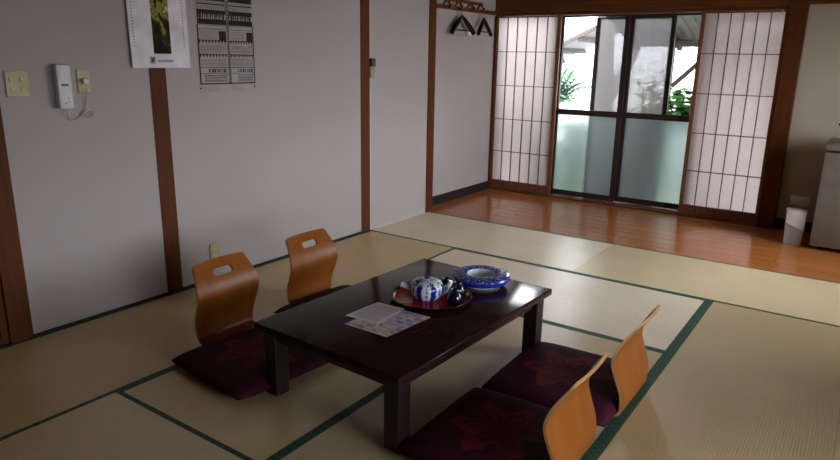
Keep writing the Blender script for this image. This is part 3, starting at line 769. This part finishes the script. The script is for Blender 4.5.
b = MB(); bm = b.bm
def ring(wx, wy, z): return [bm.verts.new((sx*wx, sy*wy, z)) for sx, sy in ((-1, -1), (1, -1), (1, 1), (-1, 1))]
R_ = [ring(.072, .072, 0), ring(.085, .085, .285), ring(.080, .080, .285), ring(.068, .068, .008)]
for a, c in zip(R_, R_[1:]):
    for i in range(4): bm.faces.new((a[i], a[(i+1) % 4], c[(i+1) % 4], c[i]))
bm.faces.new(R_[0][::-1]); bm.faces.new(R_[-1])
b.build('body', M['bin'], t)
MB().box(-.088, .088, -.088, .088, .285, .30, .004).build('rim', M['bin'], t)
MB().box(-.084, .084, .045, .082, .30, .385, .006).build('lid', M['bin'], t)
bw = MB(); bw.grid([[(-.080+.16*i/6, -.0885-.002*math.sin(i), .285-.05*j-(.06*i/6)*j/2) for i in range(7)] for j in range(3)])
bw.build('bag_fold', plain('thin white bag', lin(210, 208, 212), .5), t)

# ------------------------------------------------------------------ garden outside
struct(MB().box(-14, 18, 2.52, 16, -.45, -.35).build('ground', M['ground']))
struct(MB().box(XR+.16, 18, -14, 2.5, -.45, -.35).build('ground_side', plain('pale gravel', (.40, .39, .36, 1), .95, .1, .1, 8)))
tag(MB().box(-6, 6, 7.6, 7.8, -.35, 1.95).build('garden_wall', M['outwall']), 'white garden wall seen far behind the glass doors', 'wall')
# neighbouring eave at upper left
t = thing('tiled_eave', 'dark edged roof eave at upper left behind the clear glass', 'roof', (-.75, 5.5, 1.63))
rot = Matrix.Rotation(-math.radians(25), 4, 'Y')
MB().box(-1.2, 1.0, 0, 1.2, .0, .05, mat=rot).build('roof_sheet', M['roofing'], t)
MB().box(-1.2, 1.0, -.03, .01, -.02, .03, mat=rot).build('fascia', M['darkbeam'], t)
for i in range(5): MB().box(-.9+.4*i, -.84+.4*i, .0, 1.2, -.06, 0, mat=rot).build('rafter', M['darkbeam'], t)
# lean-to on the right with post and brace
MB().box(-1.6, 1.1, .35, .5, -1.98, -.55).build('wall', M['outwall'], t)
t = thing('lean_to', 'grey lean-to roof with dark post and diagonal brace behind the right glass', 'lean-to', (1.30, 4.0, -.35))
MB().box(-.035, .035, -.035, .035, 0, 1.95, .004).build('post', M['darkbeam'], t)
MB().box(-.08, 2.2, -.04, .04, 1.95, 2.03, .004).build('beam', M['darkbeam'], t)
MB().tube([(.02, 0, 1.48), (.50, 0, 1.96)], .035, 4).build('brace', M['darkbeam'], t)
b = MB()
for i in range(46):
    x0 = -.55+.06*i; z = .012*(i % 2)
    b.box(x0, x0+.06, -1.2, .35, z, z+.016, mat=Matrix.Translation((0, 0, 2.05)) @ Matrix.Rotation(-math.radians(16), 4, 'X'))
b.build('roofing_sheet', M['roofing'], t)
for i in range(5): MB().box(-.5+.5*i, -.45+.5*i, -1.15, .3, -.06, -.004, mat=Matrix.Translation((0, 0, 2.05)) @ Matrix.Rotation(-math.radians(16), 4, 'X')).build('rafter', M['darkbeam'], t)
tag(MB().box(1.2, 3.6, 5.6, 5.8, -.35, 1.6).build('outhouse_wall', M['outwall']), 'pale wall standing behind the diagonal brace', 'wall')
# tree trunk behind the fly screen
t = thing('garden_tree', 'forked grey tree trunk seen through the hazy middle panes', 'tree', (.17, 5.05, -.35))
MB().tube([(0, 0, 0), (.02, 0, .6), (0, 0, 1.2), (-.04, 0, 1.8), (-.06, 0, 2.5)], [.19, .15, .14, .13, .11], 14).build('trunk', M['bark'], t, True)
MB().tube([(0, 0, 1.15), (.18, .05, 1.5), (.34, .08, 1.9), (.42, .1, 2.5)], [.09, .08, .07, .06], 12).build('branch', M['bark'], t, True)
def leaf(b, p, d, up, L, W, droop=.3, n=4):
    d = d.normalized(); s = d.cross(up)
    if s.length < .01: s = Vector((1, 0, 0))
    s.normalize(); u = s.cross(d); rows = []
    for i in range(n+1):
        f = i/n; w = W*math.sin(PI*min(1, .08+.92*f))**.8*(1 if f < 1 else .05)
        c = p+d*L*f-Vector((0, 0, 1))*droop*L*f*f
        rows.append([c-s*w+u*w*.25, c, c+s*w+u*w*.25])
    b.grid(rows)
def shrub(name, label, loc, h, r, nl, L, W, mat, cat='shrub', droop=.3, seed=1, low=.1, dome=False):
    rg = random.Random(seed); t = thing(name, label, cat, loc); b = MB(); st = MB()
    tips = []
    for i in range(9):
        a = rg.uniform(0, 2*PI); rr = r*rg.uniform(.2, .9); top = Vector((rr*math.cos(a), rr*math.sin(a), h*rg.uniform(.6, .97)))
        st.tube([(0.02*math.cos(a), .02*math.sin(a), 0), tuple(top*.5+Vector((0, 0, .05))), tuple(top)], [.012, .009, .004], 6); tips.append(top)
    for i in range(nl):
        if dome:
            th, ph, q_ = rg.uniform(0, 2*PI), rg.uniform(0, PI/2), rg.uniform(.45, 1)**.5
            p = Vector((r*q_*math.cos(th)*math.cos(ph)**.6, r*q_*math.sin(th)*math.cos(ph)**.6, h*(low+(1-low)*q_*math.sin(ph))))
        else:
            tp = rg.choice(tips); f = rg.uniform(low, 1); p = tp*f+Vector((rg.gauss(0, r*.22), rg.gauss(0, r*.22), rg.gauss(0, h*.06)))
        p.z = max(.12, p.z)
        a = rg.uniform(0, 2*PI); leaf(b, p, Vector((math.cos(a), math.sin(a), rg.uniform(-.2, .7))), Vector((0, 0, 1)), L*rg.uniform(.6, 1.1), W*rg.uniform(.7, 1.1), droop)
    b.build('foliage', mat, t, True); st.build('stems', M['stem'], t, True); return t
def palm(name, label, loc, h, nf, seed):
    rg = random.Random(seed); t = thing(name, label, 'plant', loc); b = MB(); st = MB()
    st.tube([(0, 0, 0), (.01, 0, h*.45)], [.05, .04], 10)
    for i in range(nf):
        a = 2*PI*i/nf+rg.uniform(-.2, .2); el = rg.uniform(.5, 1.4); L = rg.uniform(.6, .9); p = Vector((0, 0, h*.45))
        d = Vector((math.cos(a)*math.cos(el), math.sin(a)*math.cos(el), math.sin(el))); path = []
        for s in range(11):
            f = s/10; path.append(p+d*L*f-Vector((0, 0, 1))*.35*L*f*f)
        st.tube([tuple(q_) for q_ in path], [.008*(1-.07*s) for s in range(11)], 5)
        for s in range(2, 11):
            dd = (path[s]-path[s-1]).normalized(); sd = dd.cross(Vector((0, 0, 1))).normalized()
            for sg in (-1, 1): leaf(b, path[s], dd*.7+sd*sg, Vector((0, 0, 1)), (.24*(1.15-.06*s)), .020, .3, 3)
    b.build('fronds', M['leaf_p'], t, True); st.build('stems', M['stem'], t, True)
palm('garden_palm', 'feathery dark green palm outside the left clear pane', (.08, 3.5, -.35), 2.65, 34, 3)
shrub('garden_shrub', 'dense broad-leaved green shrub outside the right clear pane', (1.72, 3.05, -.35), 1.50, .34, 900, .14, .045, M['leaf'], seed=5, low=.3, dome=True)
shrub('garden_shrub', 'low dark green shrub behind the left frosted pane', (.66, 2.84, -.35), 1.12, .20, 560, .14, .045, M['leaf'], seed=9, low=.05, dome=True)
shrub('yellow_shrub', 'yellow-green leafy plant behind the hazy middle panes', (1.22, 3.62, -.35), 1.78, .16, 150, .26, .035, M['leaf_y'], seed=12, low=.55)
shrub('tall_shrub', 'taller green shrub beyond the diagonal brace at right', (1.75, 4.6, -.35), 2.0, .28, 260, .17, .045, M['leaf'], seed=21, low=.5)
shrub('garden_shrub', 'light green shrub low behind the hazy middle panes', (.95, 4.9, -.35), 1.6, .25, 320, .17, .045, M['leaf'], seed=31, low=.3)

# ------------------------------------------------------------------ daylight
w = bpy.data.worlds.new('overcast'); bpy.context.scene.world = w; w.use_nodes = True
nt = w.node_tree; nt.nodes.clear()
out = nt.nodes.new('ShaderNodeOutputWorld'); bg = nt.nodes.new('ShaderNodeBackground')
bg.inputs['Color'].default_value = (.94, .95, 1.0, 1); bg.inputs['Strength'].default_value = 6.0
nt.links.new(bg.outputs[0], out.inputs[0])
def portal(name, loc, rot, sx, sy):
    l = bpy.data.lights.new(name, 'AREA'); l.shape = 'RECTANGLE'; l.size = sx; l.size_y = sy; l.cycles.is_portal = True
    o = bpy.data.objects.new(name, l); C.objects.link(o); o.location = loc; o.rotation_euler = rot
portal('daylight_garden_side', (1.3, 2.53, .95), (-PI/2, 0, 0), 2.8, 1.9)
for q0, q1, q2, q3 in RW: portal('daylight_right_side', (XR+.16, (q0+q1)/2, (q2+q3)/2), (0, PI/2, 0), q3-q2, q1-q0)

# ------------------------------------------------------------------ camera
cam = bpy.data.cameras.new('camera'); co = bpy.data.objects.new('camera', cam); C.objects.link(co)
f_px, pos, yaw, pit, rol = 650.153, Vector((3.39276, -4.15156, 1.42328)), -.603916, -.258446, .017537
fw = Vector((math.sin(yaw)*math.cos(pit), math.cos(yaw)*math.cos(pit), math.sin(pit)))
r = Vector((math.cos(yaw), -math.sin(yaw), 0)); u = r.cross(fw)
r2 = math.cos(rol)*r+math.sin(rol)*u; u2 = -math.sin(rol)*r+math.cos(rol)*u
co.matrix_world = Matrix(((r2.x, u2.x, -fw.x, pos.x), (r2.y, u2.y, -fw.y, pos.y), (r2.z, u2.z, -fw.z, pos.z), (0, 0, 0, 1)))
cam.sensor_width = 36; cam.lens = f_px/840*36; cam.clip_start = .05
S = bpy.context.scene; S.camera = co
S.view_settings.view_transform = 'Standard'; S.view_settings.look = 'None'; S.view_settings.gamma = 1; S.view_settings.use_curve_mapping = False
S.view_settings.exposure = 1.32
S.cycles.use_denoising = True; S.cycles.max_bounces = 12; S.cycles.diffuse_bounces = 6; S.cycles.transparent_max_bounces = 12
S.cycles.sample_clamp_indirect = 6
